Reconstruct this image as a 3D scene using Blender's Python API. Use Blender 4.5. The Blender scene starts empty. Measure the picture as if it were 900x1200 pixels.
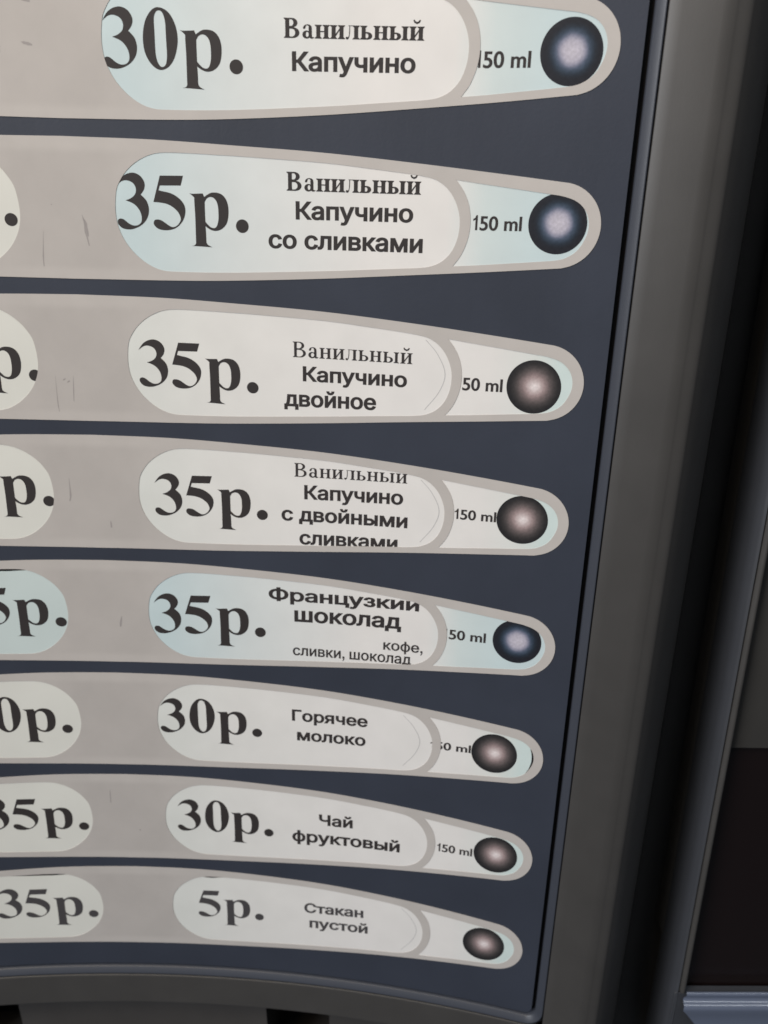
import bpy, bmesh, math, random
from mathutils import Vector, Matrix
from mathutils.geometry import delaunay_2d_cdt
random.seed(7)
C = bpy.context.scene.collection
S = 0.032            # one selection row is 32 mm high
Z0 = 1.45            # height of the first row above the floor
KC, X0 = 0.0711651709, -0.541424977      # the panel is a shallow hollow: curvature and its axis

def W(X, Y, V):      # machine units (right, into the machine, down) to metres
    return Vector((X*S, Y*S, Z0 - V*S))

# ------------------------------------------------------------------ camera
cam = bpy.data.cameras.new('camera'); cam_o = bpy.data.objects.new('camera', cam); C.objects.link(cam_o)
fw = Vector((0.02397615, 0.93466422, -0.35472234)); rt = Vector((0.99957532, -0.01653437, 0.02399591))
up = rt.cross(fw)
Mx = Matrix((rt, up, -fw)).transposed().to_4x4(); Mx.translation = W(1.680564677, -6.06751144, 0.82948694)
cam_o.matrix_world = Mx
cam.sensor_fit = 'VERTICAL'; cam.sensor_height = 24; cam.lens = 24*1001.16/1200
cam.clip_start = 0.01; cam.clip_end = 50
cam.dof.use_dof = True; cam.dof.focus_distance = 0.185; cam.dof.aperture_fstop = 14.0
bpy.context.scene.camera = cam_o

# ------------------------------------------------------------------ light
world = bpy.data.worlds.new('World'); bpy.context.scene.world = world; world.use_nodes = True
bg = world.node_tree.nodes['Background']; bg.inputs[0].default_value = (0.78, 0.86, 1.0, 1); bg.inputs[1].default_value = 0.07
def area(name, loc, target, size, power, color):
    l = bpy.data.lights.new(name, 'AREA'); l.size = size; l.energy = power; l.color = color
    o = bpy.data.objects.new(name, l); C.objects.link(o); o.location = loc
    o.rotation_euler = (Vector(target) - Vector(loc)).to_track_quat('-Z', 'Y').to_euler()
    return o
area('warm_lamp', (-0.24, -0.34, 1.80), (-0.02, 0, 1.45), 0.26, 2.1, (1.0, 0.79, 0.55))
tube = area('ceiling_tube', (0.35, -0.55, 2.45), (0.10, 0, 1.25), 1.4, 6.0, (0.90, 0.95, 1.0)); tube.data.shape = 'RECTANGLE'; tube.data.size_y = 0.10
area('window_light', (-1.45, -1.15, 1.95), (0.05, 0, 1.3), 1.0, 37, (0.92, 0.95, 1.0))
sc = bpy.context.scene
sc.view_settings.view_transform = 'Standard'; sc.view_settings.look = 'None'
sc.cycles.pixel_filter_type = 'BLACKMAN_HARRIS'; sc.cycles.filter_width = 1.6
sc.view_settings.gamma = 1; sc.view_settings.exposure = 0.0; sc.view_settings.use_curve_mapping = False

# ------------------------------------------------------------------ materials
def mat(name, col, rough=0.5, spec=0.5, bump=0.0, bscale=400, coat=0.0, var=0.0, vscale=30):
    m = bpy.data.materials.new(name); m.use_nodes = True
    nt = m.node_tree; b = nt.nodes['Principled BSDF']
    b.inputs['Base Color'].default_value = (*col, 1); b.inputs['Roughness'].default_value = rough
    b.inputs['Specular IOR Level'].default_value = spec; b.inputs['Coat Weight'].default_value = coat
    tc = nt.nodes.new('ShaderNodeTexCoord')
    if var:
        n = nt.nodes.new('ShaderNodeTexNoise'); n.inputs['Scale'].default_value = vscale; n.inputs['Detail'].default_value = 6
        nt.links.new(tc.outputs['Object'], n.inputs['Vector'])
        mr = nt.nodes.new('ShaderNodeMapRange'); mr.inputs[1].default_value = 0.3; mr.inputs[2].default_value = 0.7
        mr.inputs[3].default_value = 1-var; mr.inputs[4].default_value = 1+var
        nt.links.new(n.outputs['Fac'], mr.inputs[0])
        mx = nt.nodes.new('ShaderNodeVectorMath'); mx.operation = 'SCALE'; mx.inputs[0].default_value = col
        nt.links.new(mr.outputs[0], mx.inputs['Scale']); nt.links.new(mx.outputs[0], b.inputs['Base Color'])
        m['scale_node'] = mx.name
    if bump:
        n = nt.nodes.new('ShaderNodeTexNoise'); n.inputs['Scale'].default_value = bscale; n.inputs['Detail'].default_value = 3
        nt.links.new(tc.outputs['Object'], n.inputs['Vector'])
        bp = nt.nodes.new('ShaderNodeBump'); bp.inputs['Strength'].default_value = bump; bp.inputs['Distance'].default_value = 0.0003
        nt.links.new(n.outputs['Fac'], bp.inputs['Height']); nt.links.new(bp.outputs[0], b.inputs['Normal'])
    return m
M_navy = mat('navy_overlay', (0.033, 0.039, 0.055), 0.42, 0.35, 0.06, 1400, var=0.09, vscale=45)
M_rail = mat('grey_textured_plastic', (0.043, 0.0415, 0.040), 0.46, 0.5, 0.05, 5000, var=0.07, vscale=90)
M_trim = mat('bluish_grey_bezel', (0.036, 0.041, 0.054), 0.42, 0.4, 0.05, 2500)
M_gap = mat('black_gap', (0.006, 0.006, 0.007), 0.7, 0.2)
M_frame = mat('dark_slate_plastic', (0.036, 0.039, 0.046), 0.45, 0.5, 0.08, 3000, var=0.06, vscale=80)
M_sill = mat('blue_grey_sill', (0.10, 0.12, 0.172), 0.20, 0.6, 0.04, 900, coat=0.6)
M_glass = mat('black_glass', (0.007, 0.004, 0.004), 0.3, 0.4)
M_recess = mat('brown_grey_board', (0.036, 0.035, 0.033), 0.6, 0.3, var=0.1)
M_low = mat('lower_board', (0.05, 0.047, 0.045), 0.55, 0.3, var=0.12, vscale=40)
M_ink = mat('black_ink', (0.030, 0.026, 0.026), 0.6, 0.25)
M_ink2 = mat('worn_grey_ink', (0.055, 0.052, 0.055), 0.6, 0.25)
M_edge = mat('card_edge_line', (0.42, 0.42, 0.42), 0.6, 0.2)
M_scuff = mat('scuff_mark', (0.29, 0.272, 0.265), 0.6, 0.2)

def ramp_card(name, blue, tone=1.0):
    m = mat(name, (0.6, 0.6, 0.6), 0.45, 0.3)
    nt = m.node_tree; b = nt.nodes['Principled BSDF']
    uv = nt.nodes.new('ShaderNodeUVMap'); uv.uv_map = 'panel'
    sx = nt.nodes.new('ShaderNodeSeparateXYZ'); nt.links.new(uv.outputs[0], sx.inputs[0])
    mr = nt.nodes.new('ShaderNodeMapRange'); mr.inputs[1].default_value = -0.1; mr.inputs[2].default_value = 3.2
    nt.links.new(sx.outputs[0], mr.inputs[0])
    cr = nt.nodes.new('ShaderNodeValToRGB'); nt.links.new(mr.outputs[0], cr.inputs[0])
    w = (0.655, 0.645, 0.63); l = (0.59, 0.61, 0.585); cy = (0.52, 0.61, 0.60); bl = (0.475, 0.57, 0.59)
    f = lambda u: (u+0.1)/3.3
    if blue: st = [(f(0), bl), (f(.12), bl), (f(.8), (0.57, 0.61, 0.61)), (f(1.7), w), (f(2.2), w), (f(2.45), (0.53, 0.60, 0.60)), (f(2.8), bl), (f(3.1), bl)]
    else: st = [(f(0), l), (f(.6), (0.635, 0.635, 0.615)), (f(1.5), w), (f(2.55), w), (f(2.85), (0.58, 0.61, 0.59)), (f(3.0), cy), (f(3.1), cy)]
    e = cr.color_ramp.elements
    while len(e) < len(st): e.new(0.5)
    for i, (p, c) in enumerate(st): e[i].position = p; e[i].color = (*[x*tone for x in c], 1)
    n = nt.nodes.new('ShaderNodeTexNoise'); n.inputs['Scale'].default_value = 3.0; n.inputs['Detail'].default_value = 8
    nt.links.new(uv.outputs[0], n.inputs['Vector'])
    m2 = nt.nodes.new('ShaderNodeMapRange'); m2.inputs[1].default_value = .3; m2.inputs[2].default_value = .7; m2.inputs[3].default_value = .965; m2.inputs[4].default_value = 1.03
    nt.links.new(n.outputs['Fac'], m2.inputs[0])
    vm = nt.nodes.new('ShaderNodeVectorMath'); vm.operation = 'SCALE'
    nt.links.new(cr.outputs[0], vm.inputs[0]); nt.links.new(m2.outputs[0], vm.inputs['Scale']); nt.links.new(vm.outputs[0], b.inputs['Base Color'])
    return m
M_card = ramp_card('white_card', False); M_cardb = ramp_card('blue_tinted_card', True)

def plain_card(name, c):
    return mat(name, c, 0.45, 0.3, var=0.03, vscale=60)
M_cardL = plain_card('ivory_card', (0.60, 0.605, 0.565)); M_cardLb = plain_card('pale_blue_card', (0.49, 0.565, 0.56))

def band_mat():
    m = mat('silver_print', (0.4, 0.36, 0.33), 0.40, 0.4)
    nt = m.node_tree; b = nt.nodes['Principled BSDF']
    uv = nt.nodes.new('ShaderNodeUVMap'); uv.uv_map = 'panel'
    sx = nt.nodes.new('ShaderNodeSeparateXYZ'); nt.links.new(uv.outputs[0], sx.inputs[0])
    a = nt.nodes.new('ShaderNodeMath'); a.operation = 'SUBTRACT'; nt.links.new(sx.outputs[1], a.inputs[0]); a.inputs[1].default_value = 0.02
    ab = nt.nodes.new('ShaderNodeMath'); ab.operation = 'ABSOLUTE'; nt.links.new(a.outputs[0], ab.inputs[0])
    mv = nt.nodes.new('ShaderNodeMapRange'); mv.interpolation_type = 'SMOOTHSTEP'; mv.inputs[1].default_value = .34; mv.inputs[2].default_value = .40; mv.inputs[3].default_value = 1; mv.inputs[4].default_value = 0
    nt.links.new(ab.outputs[0], mv.inputs[0])
    c = nt.nodes.new('ShaderNodeMath'); c.operation = 'ADD'; nt.links.new(sx.outputs[0], c.inputs[0]); c.inputs[1].default_value = 0.32
    ac = nt.nodes.new('ShaderNodeMath'); ac.operation = 'ABSOLUTE'; nt.links.new(c.outputs[0], ac.inputs[0])
    mu = nt.nodes.new('ShaderNodeMapRange'); mu.interpolation_type = 'SMOOTHSTEP'; mu.inputs[1].default_value = .15; mu.inputs[2].default_value = .75; mu.inputs[3].default_value = 1; mu.inputs[4].default_value = 0
    nt.links.new(ac.outputs[0], mu.inputs[0])
    ml = nt.nodes.new('ShaderNodeMath'); ml.operation = 'MULTIPLY'; nt.links.new(mv.outputs[0], ml.inputs[0]); nt.links.new(mu.outputs[0], ml.inputs[1])
    n = nt.nodes.new('ShaderNodeTexNoise'); n.inputs['Scale'].default_value = 2.2; n.inputs['Detail'].default_value = 9; n.inputs['Roughness'].default_value = .6
    nt.links.new(uv.outputs[0], n.inputs['Vector'])
    m2 = nt.nodes.new('ShaderNodeMapRange'); m2.inputs[1].default_value = .3; m2.inputs[2].default_value = .7; m2.inputs[3].default_value = .95; m2.inputs[4].default_value = 1.05
    nt.links.new(n.outputs['Fac'], m2.inputs[0])
    mx = nt.nodes.new('ShaderNodeMix'); mx.data_type = 'RGBA'
    mx.inputs[6].default_value = (0.435, 0.412, 0.392, 1); mx.inputs[7].default_value = (0.400, 0.378, 0.360, 1)
    nt.links.new(ml.outputs[0], mx.inputs[0])
    vm = nt.nodes.new('ShaderNodeVectorMath'); vm.operation = 'SCALE'
    nt.links.new(mx.outputs[2], vm.inputs[0]); nt.links.new(m2.outputs[0], vm.inputs['Scale']); nt.links.new(vm.outputs[0], b.inputs['Base Color'])
    return m
M_band = band_mat()

def ball_mat(name, stops):
    m = mat(name, (0.1, 0.1, 0.1), 0.35, 0.4)
    nt = m.node_tree; b = nt.nodes['Principled BSDF']
    uv = nt.nodes.new('ShaderNodeUVMap'); uv.uv_map = 'panel'
    ln = nt.nodes.new('ShaderNodeVectorMath'); ln.operation = 'LENGTH'; nt.links.new(uv.outputs[0], ln.inputs[0])
    n = nt.nodes.new('ShaderNodeTexNoise'); n.inputs['Scale'].default_value = 2.5; nt.links.new(uv.outputs[0], n.inputs['Vector'])
    m1 = nt.nodes.new('ShaderNodeMath'); m1.operation = 'MULTIPLY_ADD'; m1.inputs[1].default_value = .10; nt.links.new(n.outputs['Fac'], m1.inputs[0]); nt.links.new(ln.outputs['Value'], m1.inputs[2])
    ms = nt.nodes.new('ShaderNodeMath'); ms.operation = 'SUBTRACT'; ms.inputs[1].default_value = .05; nt.links.new(m1.outputs[0], ms.inputs[0])
    cr = nt.nodes.new('ShaderNodeValToRGB'); cr.color_ramp.interpolation = 'B_SPLINE'; nt.links.new(ms.outputs[0], cr.inputs[0])
    e = cr.color_ramp.elements
    while len(e) < len(stops): e.new(.5)
    for i, (p, c) in enumerate(stops): e[i].position = p; e[i].color = (*c, 1)
    g = nt.nodes.new('ShaderNodeTexNoise'); g.inputs['Scale'].default_value = 9; g.inputs['Detail'].default_value = 4; nt.links.new(uv.outputs[0], g.inputs['Vector'])
    gm = nt.nodes.new('ShaderNodeMapRange'); gm.inputs[1].default_value = .3; gm.inputs[2].default_value = .7; gm.inputs[3].default_value = .86; gm.inputs[4].default_value = 1.14
    nt.links.new(g.outputs['Fac'], gm.inputs[0])
    vm = nt.nodes.new('ShaderNodeVectorMath'); vm.operation = 'SCALE'; nt.links.new(cr.outputs[0], vm.inputs[0]); nt.links.new(gm.outputs[0], vm.inputs['Scale'])
    nt.links.new(vm.outputs[0], b.inputs['Base Color'])
    return m
M_ballb = ball_mat('blue_black_ball_print', [(0, (.46, .44, .50)), (.30, (.42, .40, .47)), (.44, (.17, .18, .25)), (.54, (.05, .075, .115)), (.68, (.018, .026, .038)), (.82, (.015, .016, .021)), (1, (.017, .018, .024))])
M_ballw = ball_mat('brown_black_ball_print', [(0, (.68, .63, .63)), (.15, (.58, .51, .51)), (.32, (.33, .25, .25)), (.5, (.15, .12, .12)), (.68, (.055, .05, .05)), (.86, (.022, .021, .022)), (1, (.018, .018, .020))])

# ------------------------------------------------------------------ shape helpers
def surf(u, v, h):                       # point of the hollow panel, h outwards from it
    s = KC*(u - X0); R = 1/KC - h
    return W(X0 + math.sin(s)*R, -(1/KC) + math.cos(s)*R, v)

def catmull(pts, n=4):
    """closed curve through pts; a point with a third value 1 is a sharp corner"""
    N = len(pts); out = []
    cor = [len(p) > 2 and p[2] for p in pts]
    for i in range(N):
        p1, p2 = pts[i], pts[(i+1) % N]
        p0 = pts[i-1] if not cor[i] else p1
        p3 = pts[(i+2) % N] if not cor[(i+1) % N] else p2
        for k in range(n):
            t = k/n; q = []
            for a in (0, 1):
                q.append(0.5*(2*p1[a] + (p2[a]-p0[a])*t + (2*p0[a]-5*p1[a]+4*p2[a]-p3[a])*t*t + (-p0[a]+3*p1[a]-3*p2[a]+p3[a])*t**3))
            out.append(tuple(q))
    return out
def open_curve(pts, n=6):
    out = []
    for i in range(len(pts)-1):
        p1, p2 = pts[i], pts[i+1]
        p0 = pts[i-1] if i else (2*p1[0]-p2[0], 2*p1[1]-p2[1])
        p3 = pts[i+2] if i+2 < len(pts) else (2*p2[0]-p1[0], 2*p2[1]-p1[1])
        for k in range(n):
            t = k/n
            out.append(tuple(0.5*(2*p1[a] + (p2[a]-p0[a])*t + (2*p0[a]-5*p1[a]+4*p2[a]-p3[a])*t*t + (-p0[a]+3*p1[a]-3*p2[a]+p3[a])*t**3) for a in (0, 1)))
    out.append(tuple(pts[-1])); return out
def sarea(l): return 0.5*sum(l[i-1][0]*l[i][1] - l[i][0]*l[i-1][1] for i in range(len(l)))
def ccw(l): return l if sarea(l) > 0 else l[::-1]
def cw(l): return l if sarea(l) < 0 else l[::-1]
def clean(l, eps=1e-5):
    o = []
    for p in l:
        if not o or math.hypot(p[0]-o[-1][0], p[1]-o[-1][1]) > eps: o.append((p[0], p[1]))
    while len(o) > 2 and math.hypot(o[0][0]-o[-1][0], o[0][1]-o[-1][1]) <= eps: o.pop()
    return o
def winding(loops, x, y):
    w = 0
    for l in loops:
        for i in range(len(l)):
            x1, y1 = l[i-1]; x2, y2 = l[i]
            if (y1 > y) != (y2 > y):
                if x1 + (y-y1)/(y2-y1)*(x2-x1) > x: w += 1 if y2 > y1 else -1
    return w
def fill(loops):
    vs = []; es = []
    for l in loops:
        b = len(vs); vs += [Vector(p) for p in l]; es += [(b+i, b+(i+1) % len(l)) for i in range(len(l))]
    v, e, f, *_ = delaunay_2d_cdt(vs, es, [], 0, 1e-6)
    keep = []
    for t in f:
        cx = sum(v[i][0] for i in t)/len(t); cy = sum(v[i][1] for i in t)/len(t)
        if winding(loops, cx, cy) != 0: keep.append(t)
    return v, keep

def link(name, me, m, parent=None):
    o = bpy.data.objects.new(name, me); C.objects.link(o)
    if m: me.materials.append(m)
    if parent is not None: o.parent = parent
    return o
def origin(p): return p.get('o') if False else Vector(p['_o']) if p is not None and '_o' in p else Vector((0, 0, 0))
ORG = {}
def org_of(parent):
    o = Vector((0, 0, 0))
    while parent is not None: o += parent.location; parent = parent.parent
    return o
def sheet(name, loops, h, m, parent, row=1, base=None, step=0.12, uvc=None, tris=False):
    """a flat print or plate lying on the hollow panel: front at h, sides down to base"""
    v, f = fill([clean(l) for l in loops])
    bm = bmesh.new(); bv = [bm.verts.new((p[0], p[1], 0)) for p in v]
    for t in f:
        try: bm.faces.new([bv[i] for i in t])
        except ValueError: pass
    us = [p[0] for p in v]
    if step:
        k = math.floor(min(us)/step)+1
        while k*step < max(us):
            bmesh.ops.bisect_plane(bm, geom=bm.verts[:]+bm.edges[:]+bm.faces[:], plane_co=(k*step, 0, 0), plane_no=(1, 0, 0)); k += 1
    bmesh.ops.delete(bm, geom=[x for x in bm.verts if not x.link_faces], context='VERTS')
    for fa in bm.faces:
        fa.normal_update()
        if fa.normal.z > 0: fa.normal_flip()
    hs = {}
    if base is not None:
        be = [e for e in bm.edges if e.is_boundary]
        r = bmesh.ops.extrude_edge_only(bm, edges=be)
        for x in r['geom']:
            if isinstance(x, bmesh.types.BMVert): hs[x] = base
    uvl = bm.loops.layers.uv.new('panel')
    for fa in bm.faces:
        for l in fa.loops:
            c = l.vert.co
            l[uvl].uv = ((c.x-uvc[0])/uvc[2], (c.y-uvc[1])/uvc[2]) if uvc else (c.x, c.y)
    o0 = org_of(parent)
    for x in bm.verts: x.co = surf(x.co.x, x.co.y + row - 1, hs.get(x, h)) - o0
    me = bpy.data.meshes.new(name); bm.to_mesh(me); bm.free()
    return link(name, me, m, parent)
def extrude(name, prof, v0, v1, m, parent, smooth=True, shear=None, nv=1):
    """vertical moulding with cross-section prof [(X, Y)]"""
    vs = []; fs = []; o0 = org_of(parent)
    for j in range(nv+1):
        v = v0 + (v1-v0)*j/nv; d = shear(v) if shear else 0
        vs += [W(x + d, y, v) - o0 for x, y in prof]
    n = len(prof)
    for j in range(nv):
        for i in range(n-1): fs.append((j*n+i, (j+1)*n+i, (j+1)*n+i+1, j*n+i+1))
    me = bpy.data.meshes.new(name); me.from_pydata(vs, [], fs)
    if smooth: me.polygons.foreach_set('use_smooth', [True]*len(me.polygons))
    return link(name, me, m, parent)
def tag(o, **k):
    for a, b in k.items(): o[a] = b
    return o
def empty(name, loc):
    o = bpy.data.objects.new(name, None); C.objects.link(o); o.location = loc; o.empty_display_size = 0.01; return o

# ------------------------------------------------------------------ the machine
mach = empty('vending_machine', W(0.5, 0, 9.6))
tag(mach, label='dark grey drinks vending machine front with hollow navy selection panel and silver striped rows', category='vending machine')

# navy panel with rounded lower right corner
PR, PB = 3.305, 7.724
cr_ = 0.07
pl = [(-4.2, -1.6), (PR, -1.6), (PR, PB-cr_)] + [(PR-cr_+cr_*math.cos(a*math.pi/12), PB-cr_+cr_*math.sin(a*math.pi/12)) for a in range(1, 7)] + [(-4.2, PB)]
sheet('navy_panel', [ccw(pl)], 0.0, M_navy, mach, base=-0.06)

# bezel swept round the panel: t outwards from its edge, h outwards from the panel
def path(t):
    R = 0.06 + t; x, y = PR + t, PB + t
    p = [(x, -1.6 + i*(y-R+1.6)/8) for i in range(9)]
    p += [(x-R+R*math.cos(a*math.pi/12), y-R+R*math.sin(a*math.pi/12)) for a in range(1, 7)]
    x1 = x - R; n = 64
    p += [(x1 - (x1+4.2)*i/n, y) for i in range(1, n+1)]
    return p
def bezel(name, tp, m):
    rows = [[surf(u, v, h) - org_of(mach) for u, v in path(t)] for t, h in tp]
    n = len(rows[0]); vs = [q for r in rows for q in r]; fs = []
    for j in range(len(rows)-1):
        for i in range(n-1): fs.append((j*n+i, j*n+i+1, (j+1)*n+i+1, (j+1)*n+i))
    me = bpy.data.meshes.new(name); me.from_pydata(vs, [], fs)
    return link(name, me, m, mach)
bezel('panel_gap', [(-0.01, -0.055), (0.045, -0.055)], M_gap)
b = bezel('panel_bezel', [(0.030, -0.06), (0.034, -0.004), (0.042, 0.006), (0.090, 0.030), (0.097, 0.033), (0.101, 0.028), (0.103, 0.01)], M_trim)
for p in b.data.polygons: p.use_smooth = True
bezel('seam', [(0.09, 0.008), (0.13, 0.008)], M_gap)

# right rail: continues the hollow, rounds away into the dark valley
def cyl(u, h):
    s = KC*(u-X0); R = 1/KC-h
    return (X0+math.sin(s)*R, -(1/KC)+math.cos(s)*R)
prof = [cyl(PR+0.108, 0.0), cyl(PR+0.1085, 0.028), cyl(PR+0.1105, 0.033), cyl(PR+0.115, 0.035)] + [cyl(PR+0.116+i*0.07, 0.035+0.030*math.sin(i*math.pi/11)) for i in range(1, 6)]
prof += open_curve([cyl(3.78, 0.061), (3.765, -0.722), (3.80, -0.705), (3.85, -0.668), (3.905, -0.612), (3.97, -0.535), (4.04, -0.43), (4.10, -0.31), (4.155, -0.16), (4.19, 0.10)], 5)
extrude('side_rail', prof, -2.5, 9.6, M_rail, mach)
extrude('rail_valley', [(4.17, 0.05), (4.19, 0.4), (4.30, 0.6), (4.62, 0.6), (4.70, 0.4), (4.76, 0.15)], -2.5, 9.6, M_rail, mach)

# frame of the next bay
sh = lambda v: 0.045*(v-2.9)/4.45 if v < 7.6 else 0.045*(7.6-2.9)/4.45
fp = open_curve([(4.60, 0.20), (4.545, 0.0), (4.505, -0.15), (4.482, -0.27), (4.478, -0.37), (4.484, -0.42), (4.497, -0.455), (4.508, -0.474), (4.522, -0.485)], 5)
fp2 = [(4.530, -0.475), (4.536, -0.470), (4.543, -0.476), (4.552, -0.497), (4.568, -0.505), (4.580, -0.495), (4.583, -0.47), (4.586, 0.35)]
extrude('bay_frame', fp, -2.5, 9.6, M_frame, mach, shear=sh, nv=24)
lip = extrude('bay_frame_lip', [fp[-1]] + fp2, -2.5, 7.50, M_rail, mach, shear=sh, nv=24)

def box(name, x0, x1, y0, y1, v0, v1, m, parent, bev=0.0):
    bm = bmesh.new(); bmesh.ops.create_cube(bm, size=1)
    for q in bm.verts: q.co = Vector(((x0+x1)/2 + q.co.x*(x1-x0), (y0+y1)/2 + q.co.y*(y1-y0), (v0+v1)/2 + q.co.z*(v1-v0)))
    if bev: bmesh.ops.bevel(bm, geom=bm.edges[:], offset=bev, segments=3, profile=0.5, affect='EDGES')
    o0 = org_of(parent)
    for q in bm.verts: q.co = W(*q.co) - o0
    bmesh.ops.recalc_face_normals(bm, faces=bm.faces)
    me = bpy.data.meshes.new(name); bm.to_mesh(me); bm.free()
    return link(name, me, m, parent)
# inside the bay
box('bay_board', 4.57, 9.0, -0.425, -0.39, -2.5, 4.93, M_recess, mach, 0.004)
box('bay_glass', 4.57, 9.0, -0.388, -0.36, 4.90, 9.6, M_glass, mach)
# sill: profile swept along X (Y, V)
def sweep_x(name, prof, x0f, x1, m, parent):
    vs = []; fs = []; o0 = org_of(parent)
    for (y, v) in prof: vs.append(W(x0f(y, v), y, v)-o0)
    for (y, v) in prof: vs.append(W(x1, y, v)-o0)
    n = len(prof)
    for i in range(n-1): fs.append((i, i+1, n+i+1, n+i))
    me = bpy.data.meshes.new(name); me.from_pydata(vs, [], fs)
    me.polygons.foreach_set('use_smooth', [True]*len(me.polygons))
    return link(name, me, m, parent)
sp = [(-0.38, 7.62), (-0.42, 7.57), (-0.465, 7.515), (-0.482, 7.496), (-0.495, 7.490), (-0.507, 7.494), (-0.514, 7.506), (-0.512, 7.522), (-0.500, 7.540), (-0.494, 7.562), (-0.500, 7.580), (-0.520, 7.588), (-0.540, 7.594), (-0.554, 7.604), (-0.562, 7.620), (-0.562, 7.640), (-0.548, 7.70), (-0.548, 7.80), (-0.548, 7.9), (-0.546, 8.4)]
box('bay_frame_foot', 4.545, 9.0, -0.480, -0.40, 7.515, 9.6, M_frame, mach, 0.01)
def sill_left(y, v):
    base = 4.640
    if v > 7.50: base -= 0.03*min(1, (v-7.50)/0.12)
    if v > 7.64: base += (v-7.64)*0.75
    return base
sweep_x('bay_sill', sp, sill_left, 9.0, M_sill, mach)

# lower face of the panel frame, an undercut edge, and the board beneath it with two dark openings
U1 = PR + 0.112
def strip(name, prof, u0, u1, m, n=60, smooth=False):
    vs = []; fs = []; o0 = org_of(mach); k = len(prof)
    for i in range(n+1):
        u = u0 + (u1-u0)*i/n
        for v, h in prof: vs.append(surf(u, v, h)-o0)
    for i in range(n):
        for j in range(k-1): fs.append((i*k+j, (i+1)*k+j, (i+1)*k+j+1, i*k+j+1))
    me = bpy.data.meshes.new(name); me.from_pydata(vs, [], fs)
    return link(name, me, m, mach)
strip('lower_frame', [(PB+0.108, 0.0), (PB+0.1085, 0.034), (PB+0.112, 0.038), (PB+0.125, 0.041), (PB+0.42, 0.062), (PB+0.428, 0.060), (PB+0.434, 0.052), (PB+0.436, -0.5)], -4.2, U1-0.003, M_rail)
def rect(u0, v0, u1, v1): return [(u0, v0), (u1, v0), (u1, v1), (u0, v1)]
hole1 = [(0.76, 7.9), (1.40, 7.9), (1.41, 9.3), (0.80, 9.3)]
hole2 = [(1.98, 8.20), (2.40, 8.20), (2.42, 9.3), (2.02, 9.3)]
hole3 = [(-2.4, 7.9), (-1.66, 7.9), (-1.60, 9.3), (-2.4, 9.3)]
sheet('lower_board', [ccw(rect(-4.2, 7.8, U1+0.3, 9.6)), cw(hole1), cw(hole2), cw(hole3)], -0.20, M_low, mach, base=-0.9, step=0.3)
sheet('lower_back', [ccw(rect(-4.2, 7.8, U1+0.3, 9.6))], -0.85, M_gap, mach, step=0.3)
box('cabinet_back', -4.4, 9.0, 1.6, 1.7, -2.6, 9.6, M_gap, mach)

# ------------------------------------------------------------------ the printed selection rows
TOP = [(-.32, -.434), (.27, -.426), (.8, -.402), (1.4, -.370), (2.0, -.320), (2.5, -.272), (2.93, -.228)]
BOT = [(-.32, .461), (.35, .456), (.8, .443), (1.4, .410), (2.0, .365), (2.5, .325), (2.95, .284)]
def mir(l): return [(-0.64-p[0],) + tuple(p[1:]) for p in l]
def band_half(dt=0.0):
    t = open_curve([(u, v+dt) for u, v in TOP]); b = open_curve([(u, v-dt) for u, v in BOT])
    r = 0.2565-dt; c = (2.915, 0.028)
    arc = [(c[0]+r*math.sin(a), c[1]-r*math.cos(a)) for a in [math.radians(d) for d in range(4, 172, 6)]]
    return t + arc + b[::-1]
BAND = ccw(clean(band_half() + mir(band_half())[::-1]))
WIN = [(.288, .390), (.193, .353), (.11, .288), (.05, .212), (.010, .12), (-.002, .017), (.012, -.104), (.042, -.170), (.097, -.240), (.18, -.302), (.285, -.343)]
WIN = WIN + [(.42, -.351), (.7, -.343), (.95, -.333), (1.4, -.310), (1.7, -.282), (1.93, -.259), (2.05, -.243), (2.12, -.226), (2.185, -.187), (2.237, -.128), (2.272, -.055), (2.287, .02), (2.281, .11), (2.248, .20), (2.19, .266), (2.12, .302), (2.04, .317), (1.92, .326), (1.7, .341), (1.4, .361), (.8, .391), (.42, .397)]
WIN = catmull(WIN, 3)
BW = [(2.252, -.228, 1)] + [(2.252 + 0.104*math.cos(math.radians(a)) - 0.0, 0.034 + 0.262*math.sin(math.radians(a))) for a in ()]
BWarc = open_curve([(2.255, .299), (2.305, .230), (2.338, .150), (2.354, .070), (2.353, -.015), (2.335, -.095), (2.300, -.166), (2.252, -.228)], 4)
r_, c_ = 0.186, (2.915, 0.028)
BW = BWarc + open_curve([(2.40, -.210), (2.80, -.163), (2.925, -.147), (3.014, -.117), (3.073, -.061), (3.097, .012), (3.088, .085), (3.048, .163), (2.996, .207), (2.927, .234), (2.785, .251), (2.42, .286)], 4)
WL, BL = mir(WIN), mir(BW)
for r in range(0, 9):
    o = sheet('selection_band', [BAND, cw(WIN), cw(BW), cw(WL), cw(BL)], 0.0045, M_band, mach, row=r, base=0.0005)

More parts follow.
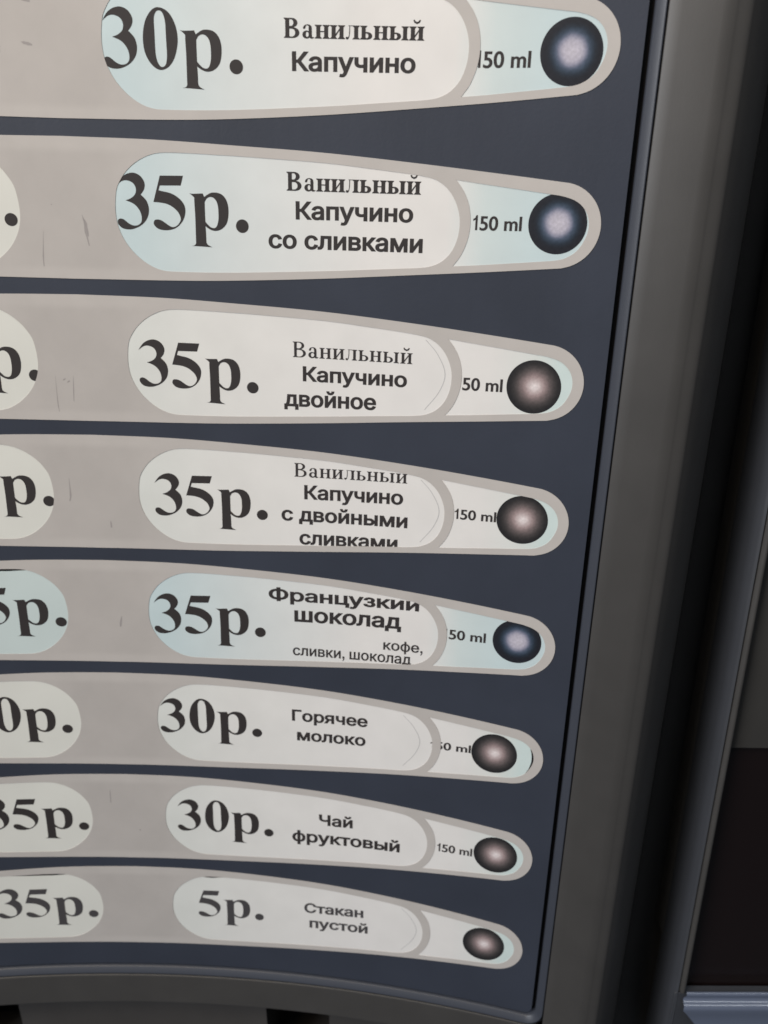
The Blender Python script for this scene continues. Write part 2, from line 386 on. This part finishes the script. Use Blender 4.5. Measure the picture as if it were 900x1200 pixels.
# scuffs on the silver print
def scuff(parent, r, pts, wd):
    l = open_curve(pts, 3); n = len(l); L = []; R = []
    for i, p in enumerate(l):
        a = l[max(0, i-1)]; b_ = l[min(n-1, i+1)]; dx, dy = b_[0]-a[0], b_[1]-a[1]; d = math.hypot(dx, dy) or 1
        k = wd*math.sin(math.pi*(i+.35)/(n+.7))*(0.7+0.6*random.random()); L.append((p[0]-dy/d*k, p[1]+dx/d*k)); R.append((p[0]+dy/d*k, p[1]-dx/d*k))
    return sheet('scuff_mark', [ccw(L + R[::-1])], 0.0050, M_scuff, parent, row=r, step=None)
bands = [o for o in mach.children if o.name.startswith('selection_band')]
bands.sort(key=lambda o: o.name)
for r, pts, wd in [(1, [(-0.504, 0.032), (-0.479, 0.038), (-0.437, 0.047)], 0.01), (2, [(-0.229, 0.043), (-0.217, 0.091), (-0.212, 0.156), (-0.198, 0.243)], 0.008), (2, [(-0.221, 0.069), (-0.207, 0.101), (-0.198, 0.183)], 0.006), (2, [(-0.497, 0.152), (-0.516, 0.317), (-0.518, 0.384)], 0.004), (3, [(-0.477, 0.167), (-0.457, 0.154)], 0.006), (3, [(-0.448, 0.182), (-0.428, 0.169)], 0.006), (3, [(-0.527, 0.134), (-0.53, 0.32), (-0.526, 0.396)], 0.003), (3, [(-0.4, 0.132), (-0.414, 0.318)], 0.003), (4, [(-0.512, -0.098), (-0.514, 0.037), (-0.525, 0.085)], 0.006), (4, [(-0.232, 0.237), (-0.231, 0.292)], 0.006), (5, [(-0.217, 0.045), (-0.228, 0.095), (-0.235, 0.141)], 0.008), (7, [(-0.461, -0.272), (-0.466, -0.136)], 0.005), (7, [(-0.237, 0.144), (-0.231, 0.163)], 0.005), (2, [(-0.427, -0.017), (-0.422, -0.012)], 0.005), (1, [(-0.476, -0.197), (-0.424, -0.193)], 0.008)]:
    scuff(bands[r], r, pts, wd)

# ------------------------------------------------------------------ lettering
TEXT=[
(1, 'Ванильный', 'serifb', 1.146, -0.019, 2.015, -0.007, 0.109, 'cap') ,
(1, 'Капучино', 'sans', 1.195, 0.164, 1.967, 0.17, 0.11, 'cap') ,
(2, 'Ванильный', 'serifb', 1.149, -0.138, 2.029, -0.134, 0.115, 'cap') ,
(2, 'Капучино', 'sans', 1.207, 0.039, 1.984, 0.037, 0.114, 'cap') ,
(2, 'со сливками', 'sans', 1.021, 0.225, 2.053, 0.224, 0.089, 'x') ,
(3, 'Ванильный', 'serif', 1.175, -0.053, 2.013, -0.044, 0.108, 'cap') ,
(3, 'Капучино', 'sans', 1.244, 0.115, 1.98, 0.12, 0.107, 'cap') ,
(3, 'двойное', 'sans', 1.108, 0.3, 1.767, 0.295, 0.088, 'x') ,
(4, 'Ванильный', 'serif', 1.174, -0.175, 2.007, -0.178, 0.105, 'cap') ,
(4, 'Капучино', 'sans', 1.246, -0.002, 1.981, -0.011, 0.112, 'cap') ,
(4, 'с двойными', 'sans', 1.072, 0.176, 2.019, 0.169, 0.086, 'x') ,
(4, 'сливками', 'sans', 1.206, 0.35, 1.95, 0.339, 0.087, 'x') ,
(5, 'Французкий', 'sans', 0.958, -0.152, 2.132, -0.169, 0.116, 'cap') ,
(5, 'шоколад', 'sans', 1.158, 0.023, 1.999, 0.01, 0.1, 'x') ,
(5, 'кофе,', 'sansl', 1.864, 0.203, 2.173, 0.201, 0.066, 'x') ,
(5, 'сливки, шоколад', 'sansl', 1.142, 0.323, 2.087, 0.291, 0.07, 'x') ,
(6, 'Горячее', 'sans', 1.126, -0.059, 1.753, -0.062, 0.11, 'cap') ,
(6, 'молоко', 'sans', 1.166, 0.129, 1.739, 0.123, 0.084, 'x') ,
(7, 'Чай', 'sans', 1.348, -0.018, 1.641, -0.021, 0.116, 'cap') ,
(7, 'фруктовый', 'sans', 1.111, 0.179, 2.054, 0.172, 0.093, 'x') ,
(8, 'Стакан', 'sans', 1.21, -0.019, 1.749, -0.035, 0.113, 'cap') ,
(8, 'пустой', 'sans', 1.256, 0.154, 1.791, 0.142, 0.086, 'x') ,
(1, '150 ml', 'vol', 2.332, 0.141, 2.662, 0.138, 0.096, 'cap') ,
(2, '150 ml', 'vol', 2.373, 0.072, 2.683, 0.067, 0.093, 'cap') ,
(3, '150 ml', 'vol', 2.32, 0.116, 2.637, 0.11, 0.094, 'cap') ,
(4, '150 ml', 'vol', 2.361, 0.063, 2.661, 0.059, 0.082, 'cap') ,
(5, '150 ml', 'vol', 2.325, 0.05, 2.652, 0.047, 0.088, 'cap') ,
(6, '150 ml', 'vol', 2.271, 0.069, 2.599, 0.059, 0.078, 'cap') ,
(7, '150 ml', 'vol', 2.374, 0.094, 2.672, 0.092, 0.086, 'cap') ,
]
PRICE=[
(1, '30р.', -0.006, 0.17, 0.88, 0.181, 0.34) ,
(2, '35р.', -0.002, 0.134, 0.885, 0.127, 0.35) ,
(3, '35р.', 0.071, 0.199, 0.925, 0.213, 0.334) ,
(4, '35р.', 0.113, 0.185, 0.968, 0.176, 0.333) ,
(5, '35р.', 0.035, 0.194, 0.927, 0.174, 0.349) ,
(6, '30р.', 0.02, 0.131, 0.872, 0.12, 0.331) ,
(7, '30р.', 0.101, 0.15, 0.945, 0.149, 0.335) ,
(8, '5р.', 0.232, 0.125, 0.834, 0.118, 0.317) ,
]
PRICEL=[
(2, -0.988, 0.119, -0.66, 0.123) ,
(3, -0.984, 0.173, -0.628, 0.171) ,
(4, -1.026, 0.122, -0.637, 0.123) ,
(5, -1.049, 0.139, -0.657, 0.143) ,
(6, -1.092, 0.132, -0.714, 0.147) ,
(7, -1.059, 0.153, -0.678, 0.157) ,
(8, -1.069, 0.148, -0.69, 0.155) ,
]
GLYPH={
'3' : [(0.042, 0.541, 1), (0.075, 0.592), (0.112, 0.638), (0.156, 0.671), (0.207, 0.694), (0.265, 0.704), (0.318, 0.694), (0.366, 0.666), (0.4, 0.623), (0.418, 0.57), (0.41, 0.517), (0.386, 0.474), (0.355, 0.44, 1), (0.394, 0.404), (0.429, 0.36), (0.448, 0.299), (0.45, 0.24), (0.433, 0.172), (0.395, 0.112), (0.341, 0.063), (0.28, 0.03), (0.211, 0.008), (0.144, 0.005), (0.086, 0.018), (0.046, 0.049), (0.026, 0.086), (0.031, 0.12), (0.057, 0.138), (0.095, 0.135), (0.131, 0.112), (0.166, 0.084), (0.215, 0.059), (0.265, 0.055), (0.308, 0.07), (0.34, 0.105), (0.348, 0.16), (0.336, 0.222), (0.306, 0.275), (0.267, 0.315), (0.219, 0.342), (0.15, 0.366, 1), (0.201, 0.383), (0.249, 0.41), (0.285, 0.449), (0.298, 0.499), (0.287, 0.548), (0.257, 0.584), (0.213, 0.604), (0.168, 0.61), (0.121, 0.599), (0.086, 0.576)] ,  
'5' : [(0.123, 0.674, 1), (0.427, 0.676, 1), (0.389, 0.557, 1), (0.115, 0.554, 1), (0.094, 0.496, 1), (0.155, 0.483), (0.222, 0.47), (0.281, 0.45), (0.339, 0.416), (0.389, 0.371), (0.424, 0.316), (0.434, 0.252), (0.42, 0.181), (0.389, 0.12), (0.34, 0.065), (0.277, 0.025), (0.199, 0.005), (0.122, 0.004), (0.055, 0.021), (0.012, 0.06), (0.003, 0.095), (0.02, 0.128), (0.059, 0.136), (0.104, 0.126), (0.148, 0.101), (0.192, 0.07), (0.24, 0.046), (0.286, 0.05), (0.33, 0.08), (0.359, 0.123), (0.365, 0.162), (0.342, 0.222), (0.3, 0.268), (0.242, 0.309), (0.175, 0.334), (0.1, 0.346), (0.017, 0.351, 1)] ,  
'р' : [(0.029, 0.469, 1), (0.067, 0.46), (0.201, 0.467, 1), (0.218, 0.424, 1), (0.26, 0.452), (0.306, 0.475), (0.359, 0.48), (0.418, 0.47), (0.465, 0.439), (0.5, 0.387), (0.519, 0.318), (0.522, 0.242), (0.513, 0.165), (0.492, 0.101), (0.452, 0.051), (0.401, 0.018), (0.344, 0.006), (0.292, 0.016), (0.247, 0.04), (0.218, 0.064, 1), (0.221, -0.01), (0.221, -0.11, 1), (0.223, -0.146), (0.244, -0.174), (0.296, -0.201, 1), (0.205, -0.196), (0.122, -0.192), (0.027, -0.189, 1), (0.065, -0.181), (0.086, -0.155, 1), (0.088, -0.041), (0.092, 0.171), (0.09, 0.346), (0.091, 0.415, 1), (0.066, 0.439)] ,  
'ph' : [(0.222, 0.362, 1), (0.22, 0.244), (0.22, 0.117, 1), (0.25, 0.083), (0.286, 0.051), (0.331, 0.042), (0.362, 0.063), (0.381, 0.113), (0.391, 0.177), (0.392, 0.261), (0.387, 0.323), (0.369, 0.378), (0.333, 0.416), (0.289, 0.424), (0.247, 0.404, 1)] ,  
'0' : [(0.243, 0.71), (0.3, 0.699), (0.359, 0.664), (0.405, 0.605), (0.439, 0.532), (0.46, 0.446), (0.464, 0.351), (0.448, 0.255), (0.415, 0.158), (0.367, 0.081), (0.309, 0.031), (0.245, 0.009), (0.19, 0.017), (0.131, 0.057), (0.081, 0.121), (0.044, 0.209), (0.031, 0.311), (0.037, 0.42), (0.06, 0.522), (0.097, 0.603), (0.152, 0.671), (0.201, 0.703)] ,  
'0h' : [(0.245, 0.675), (0.282, 0.662), (0.306, 0.616), (0.32, 0.536), (0.32, 0.428), (0.32, 0.306), (0.32, 0.19), (0.311, 0.114), (0.292, 0.065), (0.255, 0.043), (0.221, 0.059), (0.193, 0.11), (0.179, 0.186), (0.178, 0.302), (0.18, 0.424), (0.181, 0.545), (0.188, 0.612), (0.213, 0.66)] ,  
}

GL = {k: catmull(v, 4) for k, v in GLYPH.items()}
for k in ('р', 'ph'): GL[k] = [((x-.029)*1.036-.005, y) for x, y in GL[k]]
def dot(): return [(0.126+.085*math.cos(a*math.pi/12), .072+.085*math.sin(a*math.pi/12)) for a in range(24)]
PG = {'3': ([ccw(GL['3'])], .500), '5': ([ccw(GL['5'])], .500), '0': ([ccw(GL['0']), cw(GL['0h'])], .500), 'р': ([ccw(GL['р']), cw(GL['ph'])], .556), '.': ([dot()], .25)}
OFF = {'3': -.0, '5': .0, '0': 0.0, 'р': 0.0, '.': 0.0}
def price_loops(txt):
    out = []; x = 0
    for ch in txt:
        lo, adv = PG[ch]
        for l in lo: out.append([(p[0]+x, p[1]) for p in l])
        x += adv
    return out
# serif letters of the name line, drawn from stems, slabs and bowls
def serif_word(word, w, th=0.034):
    out = []
    def R(x0, y0, x1, y1): out.append([(x0, y0), (x1, y0), (x1, y1), (x0, y1)])
    def stem(x, y0, y1, top=1, bot=1, sw=0.055):
        R(x-w/2, y0, x+w/2, y1)
        if bot: out.append([(x-w/2-sw, y0), (x+w/2+sw, y0), (x+w/2+sw, y0+.018), (x+w/2, y0+th+.02), (x-w/2, y0+th+.02), (x-w/2-sw, y0+.018)])
        if top: out.append([(x-w/2-sw, y1), (x-w/2-sw, y1-.018), (x-w/2, y1-th-.02), (x+w/2, y1-th-.02), (x+w/2+sw, y1-.018), (x+w/2+sw, y1)])
    def bowl(xl, yc, rx, ry, wt):     # half ring to the right of xl
        flat = rx*0.45
        o = [(xl, yc-ry), (xl+flat, yc-ry)] + [(xl+flat+(rx-flat)*math.sin(math.radians(a)), yc-ry*math.cos(math.radians(a))) for a in range(15, 180, 15)] + [(xl+flat, yc+ry), (xl, yc+ry)]
        i = [(xl, yc-ry+th), (xl+flat*.8, yc-ry+th)] + [(xl+flat*.8+(rx-flat*.8-wt)*math.sin(math.radians(a)), yc-(ry-th)*math.cos(math.radians(a))) for a in range(15, 180, 15)] + [(xl+flat*.8, yc+ry-th), (xl, yc+ry-th)]
        out.append(o + i[::-1])
    def soft(x):
        stem(x, 0, .455, 1, 1); bowl(x, .125, .30, .125, w*.95)
    x = 0
    for ch in word:
        if ch == 'В':
            stem(x+.14, 0, .662, 1, 1); bowl(x+.14, .505, .36, .157, w*1.02); bowl(x+.14, .178, .425, .178, w*1.05); x += .64
        elif ch == 'а':
            out.append([(x+.045, .335), (x+.07, .40), (x+.13, .448), (x+.21, .465), (x+.29, .45), (x+.345, .405), (x+.36, .33), (x+.36, .07), (x+.385, .045), (x+.43, .045), (x+.44, .03), (x+.40, 0), (x+.33, -.01), (x+.28, .02), (x+.265, .07), (x+.265-max(0, w-.1)*.5, .33), (x+.25, .40), (x+.20, .432), (x+.15, .415), (x+.145, .37), (x+.12, .315), (x+.07, .305)][::-1])
            c = (x+.175, .125)
            o = [(c[0]+.15*math.cos(a*math.pi/10), c[1]+.135*math.sin(a*math.pi/10)) for a in range(20)]
            i = [(c[0]+.022+(.128-w*.55)*math.cos(a*math.pi/10), c[1]+.008+.085*math.sin(a*math.pi/10)) for a in range(20)]
            out.append(o); out.append(i[::-1]); x += .46
        elif ch == 'н':
            stem(x+.125, 0, .455); stem(x+.40, 0, .455); R(x+.125, .215, x+.40, .255); x += .535
        elif ch in 'ий':
            stem(x+.125, 0, .455); stem(x+.40, 0, .455)
            out.append([(x+.15, .06), (x+.165, .035), (x+.385, .365), (x+.375, .42), (x+.36, .40), (x+.15, .10)][::1])
            if ch == 'й':
                out.append([(x+.13, .66), (x+.165, .575), (x+.26, .53), (x+.355, .575), (x+.39, .66), (x+.345, .675), (x+.315, .625), (x+.26, .60), (x+.205, .625), (x+.175, .675)])
            x += .535
        elif ch == 'л':
            stem(x+.375, 0, .455); out.append([(x+.10, .455), (x+.10, .44), (x+.38, .42), (x+.38, .455)])
            out.append([(x+.165, .44), (x+.16, .20), (x+.135, .06), (x+.09, -.008), (x+.035, -.005), (x+.01, .035), (x+.02, .075), (x+.06, .085), (x+.10, .065), (x+.125, .14), (x+.135, .30), (x+.135, .44)][::-1])
            x += .51
        elif ch == 'ь': soft(x+.125); x += .46
        elif ch == 'ы': soft(x+.125); stem(x+.56, 0, .455); x += .70
    return [ccw(l) if k is None else l for l, k in ((q, None if sarea(q) > 0 else 1) for q in out)]

def sans_loops(txt):
    c = bpy.data.curves.new('t', 'FONT'); c.body = txt; o = bpy.data.objects.new('t', c); C.objects.link(o)
    dg = bpy.context.evaluated_depsgraph_get(); dg.update()
    cv = o.evaluated_get(dg).to_curve(dg); out = []
    for s in cv.splines:
        bp = s.bezier_points; l = []
        for i in range(len(bp)):
            a, b2 = bp[i], bp[(i+1) % len(bp)]
            p0, p1, p2, p3 = a.co, a.handle_right, b2.handle_left, b2.co
            st = (p1-p0).cross(p3-p0).length + (p2-p0).cross(p3-p0).length < 1e-5
            for k in range(1 if st else 5):
                t = k/5; q = p0*(1-t)**3 + p1*3*t*(1-t)**2 + p2*3*t*t*(1-t) + p3*t**3; l.append((q.x, q.y))
        l = clean(l, 1e-4)
        if len(l) > 2: out.append(l)
    bpy.data.objects.remove(o); return out
def embolden(loops, d, dy=None):
    # outer contours hold the largest area: their sense tells which side is outside
    big = max(loops, key=lambda l: abs(sarea(l))); sgn = 1 if sarea(big) > 0 else -1
    dy = d if dy is None else dy; out = []
    for l in loops:
        n = len(l); o = []
        for i in range(n):
            a, p, b2 = l[i-1], l[i], l[(i+1) % n]
            e1 = (p[0]-a[0], p[1]-a[1]); e2 = (b2[0]-p[0], b2[1]-p[1])
            n1 = Vector((e1[1], -e1[0])).normalized(); n2 = Vector((e2[1], -e2[0])).normalized()
            m = n1+n2
            if m.length < .3: m = n1
            else: m = m/ max(.45, (m.length**2)/2)
            o.append((p[0]+sgn*m.x*d, p[1]+sgn*m.y*dy))
        out.append(o)
    return out
def bbox(loops):
    xs = [p[0] for l in loops for p in l]; ys = [p[1] for l in loops for p in l]; return min(xs), max(xs), min(ys), max(ys)
HREF = {}
def natural(style, kind):
    if (style, kind) not in HREF:
        l = embolden(sans_loops('Н' if kind == 'cap' else 'н'), EMB[style][0], EMB[style][1]); b_ = bbox(l); HREF[(style, kind)] = (b_[3], b_[2])
    return HREF[(style, kind)]
EMB = {'sans': (.034, .026), 'sansl': (.021, .015), 'vol': (.026, .016)}
def place(loops, bb, u0, v0, u1, v1, hy, nh, base=0):
    kx = (u1-u0)/(bb[1]-bb[0]); ky = hy/nh; sl = (v1-v0)/(u1-u0); out = []
    for l in loops:
        out.append([(u0+(p[0]-bb[0])*kx, v0+sl*(p[0]-bb[0])*kx-(p[1]-base)*ky) for p in l])
    return out

# ------------------------------------------------------------------ label cards
CARD_H = 0.0018
def card_half(dt, rend, trim=0.0):
    t = open_curve([(u, v+dt + trim*max(0, 1-abs(u-.36)/.35)**.5) for u, v in TOP if u > 0] if not trim else
                   [(.05, -.36), (.22, -.350), (.36, -.334), (.48, -.346)] + [(u, v+dt) for u, v in TOP if u > .5])
    b = open_curve([(u, v-dt) for u, v in BOT if u > 0])
    c = (2.915, 0.028); rr = rend - c[0]
    arc = [(c[0]+rr*math.sin(a), c[1]-(0.2565-dt)*math.cos(a)) for a in [math.radians(d) for d in range(4, 172, 6)]]
    return [(-.035, -.3), (-.035, .35)][0:0] + t + arc + b[::-1] + [(-.045, .40), (-.045, -.37)]
LABELS = {
 1: 'topmost pale blue and white label card reading 30р. Ванильный Капучино, blue black button ball',
 2: 'pale blue tinted label card reading 35р. Ванильный Капучино со сливками',
 3: 'white label card reading 35р. Ванильный Капучино двойное, brown black ball at its end',
 4: 'white label card reading 35р. Ванильный Капучино с двойными сливками, last line cut off',
 5: 'pale blue label card reading 35р. Французкий шоколад with small line of ingredients',
 6: 'white label card reading 30р. Горячее молоко, dark slit at its right end',
 7: 'white label card reading 30р. Чай фруктовый in the second row from the bottom',
 8: 'lowest white label card reading 5р. Стакан пустой, ball without any volume text',
}
BALL = {1: (2.895, .055), 2: (2.905, .017), 3: (2.845, .0605), 4: (2.845, .022), 5: (2.885, .0), 6: (2.785, .030), 7: (2.865, .033), 8: (2.830, .030)}
PH = CARD_H + 0.0010
for r in range(1, 9):
    blue = r in (1, 2, 5)
    e = empty('label_card', surf(1.5, r-1+.02, CARD_H))
    tag(e, label=LABELS[r], category='label card', group='printed drink label cards in the right column of windows')
    rend = {6: 3.082, 8: 3.15}.get(r, 3.15)
    sheet('card_slot', [ccw(clean(card_half(.02, 3.15)))], 0.0003, M_gap, mach, row=r)
    sheet('card', [ccw(clean(card_half(.04, rend, 1 if r == 8 else 0)))], CARD_H, M_cardb if blue else M_card, e, row=r, base=0.0006)
    ink = M_ink2 if r == 8 else M_ink
    for (rr, txt, u0, v0, u1, v1, hh) in PRICE:
        if rr != r: continue
        lo = price_loops(txt); bb = bbox(lo)
        du = .009 if r < 3 else 0
        sheet('price_text', place(lo, bb, u0+du, v0, u1+du*.5, v1, hh, .69), PH, ink, e, row=r, step=None)
    for (rr, txt, st, u0, v0, u1, v1, hh, kind) in TEXT:
        if rr != r: continue
        if txt == 'сливками': v0 += .012; v1 += .014
        if txt.startswith('сливки,'): v1 += .024
        if st.startswith('serif'):
            lo = serif_word(txt, .142 if st == 'serifb' else .108, .050 if st == 'serifb' else .036); nh = .662; base = 0
            bb = bbox(lo)
        else:
            top, base = natural(st, kind); nh = top-base
            if st == 'vol':
                lo = embolden(sans_loops('50 ml'), *EMB[st]); b5 = bbox(lo); one = [(.10, 0), (.215, 0), (.215, top), (.13, top), (.085, .62), (-.02, .555), (-.02, .455), (.10, .52)]
                lo = [[(p[0]+.33-b5[0], p[1]) for p in l] for l in lo]
                big = max(lo, key=lambda l: abs(sarea(l))); lo.append(ccw(one) if sarea(big) > 0 else cw(one))
            else:
                lo = embolden(sans_loops(txt), *EMB[st]); low = []
                for l in lo:
                    q = bbox([l])
                    if q[3]-q[2] < .32 and q[2] < .02 and ',' in txt and q[1]-q[0] < .3:      # comma: a dot with a tail
                        x = q[0]; l2 = [(x-.01, .15), (x+.13, .15), (x+.13, .0), (x+.10, -.11), (x+.03, -.20), (x-.02, -.17), (x+.04, -.09), (x+.06, 0), (x-.01, 0)]
                        l = l2 if (sarea(l) > 0) == (sarea(l2) > 0) else l2[::-1]
                    low.append(l)
                lo = low
            bb = bbox(lo)
            if txt == 'Французкий': hh *= .93; v1 += .012
        sheet('volume_text' if st == 'vol' else 'drink_name', place(lo, bb, u0, v0, u1, v1, hh, nh, base), PH, ink if st != 'vol' else M_ink, e, row=r, step=None)
    cx, cy = BALL[r]; R = .182
    bl = [(cx+R*math.cos(a*math.pi/32), cy+R*math.sin(a*math.pi/32)) for a in range(64)]
    sheet('button_symbol', [bl], PH, M_ballb if blue else M_ballw, e, row=r, step=None, uvc=(cx+.005, cy-.005, R))
    if r in (3, 4, 6, 8):
        du = {3: -.018, 4: -.012, 6: -.075, 8: -.028}[r]
        L = open_curve([(2.12+du, -.215), (2.205+du, -.12), (2.262+du, .01), (2.225+du, .14), (2.13+du, .27)], 5)
        sheet('card_line', [ccw(L + [(p[0]-.0055, p[1]) for p in L[::-1]])], PH-.0004, M_edge, e, row=r, step=None)

# left column: the same cards seen only at their price end
LL = {2: ('35р.', M_cardL, 'ivory label card at the left edge, only a black full stop showing'),
      3: ('35р.', M_cardL, 'left ivory label card ending р with a clipped full stop, beside the двойное row'),
      4: ('30р.', M_cardL, 'left ivory label card ending in р and a full stop, beside the двойными сливками row'),
      5: ('35р.', M_cardLb, 'left pale blue label card ending 5р. beside the French chocolate row'),
      6: ('30р.', M_cardL, 'left ivory label card ending 0р. beside the hot milk row'),
      7: ('35р.', M_cardL, 'left ivory label card reading 35р. beside the fruit tea row'),
      8: ('35р.', M_cardL, 'lowest left ivory label card reading 35р. beside the empty cup row')}
PLD = {q[0]: q for q in PRICEL}
EML = {2: .505, 3: .50, 4: .508, 5: .52, 6: .51, 7: .512, 8: .512}
for r, (txt, cm, lab) in LL.items():
    e = empty('label_card', surf(-1.9, r-1+.02, CARD_H))
    tag(e, label=lab, category='label card', group='printed price label cards in the left column of windows')
    h = mir(card_half(.04, 3.15, 0))
    if r in (5, 8):
        h = mir([(.045, -.352), (.10, -.356), (.24, -.342), (.42, -.331), (.62, -.331), (.82, -.337), (.98, -.352)] + [p for p in card_half(.04, 3.15, 0) if p[0] > 1.0 or p[1] > .0 and p[0] > 0] + [(-.045, .40), (-.045, -.30)])
    sheet('card_slot', [ccw(clean(mir(card_half(.02, 3.15))))], 0.0003, M_gap, mach, row=r)
    sheet('card', [ccw(clean(h))], CARD_H, cm, e, row=r, base=0.0006)
    u1, v1 = PLD[r][3], PLD[r][4]; em = EML[r]
    lo = price_loops(txt); bb = bbox(lo); u0 = u1-em*(bb[1]-bb[0])
    sheet('price_text', place(lo, bb, u0, v1-.002, u1, v1, .338, .69), PH, M_ink2 if r == 8 else M_ink, e, row=r, step=None)
    if r == 8:
        sheet('drink_name', [ccw([(-1.66, .175), (-1.615, .18), (-1.600, .215), (-1.598, .245), (-1.66, .245)])], PH, M_ink2, e, row=r, step=None)
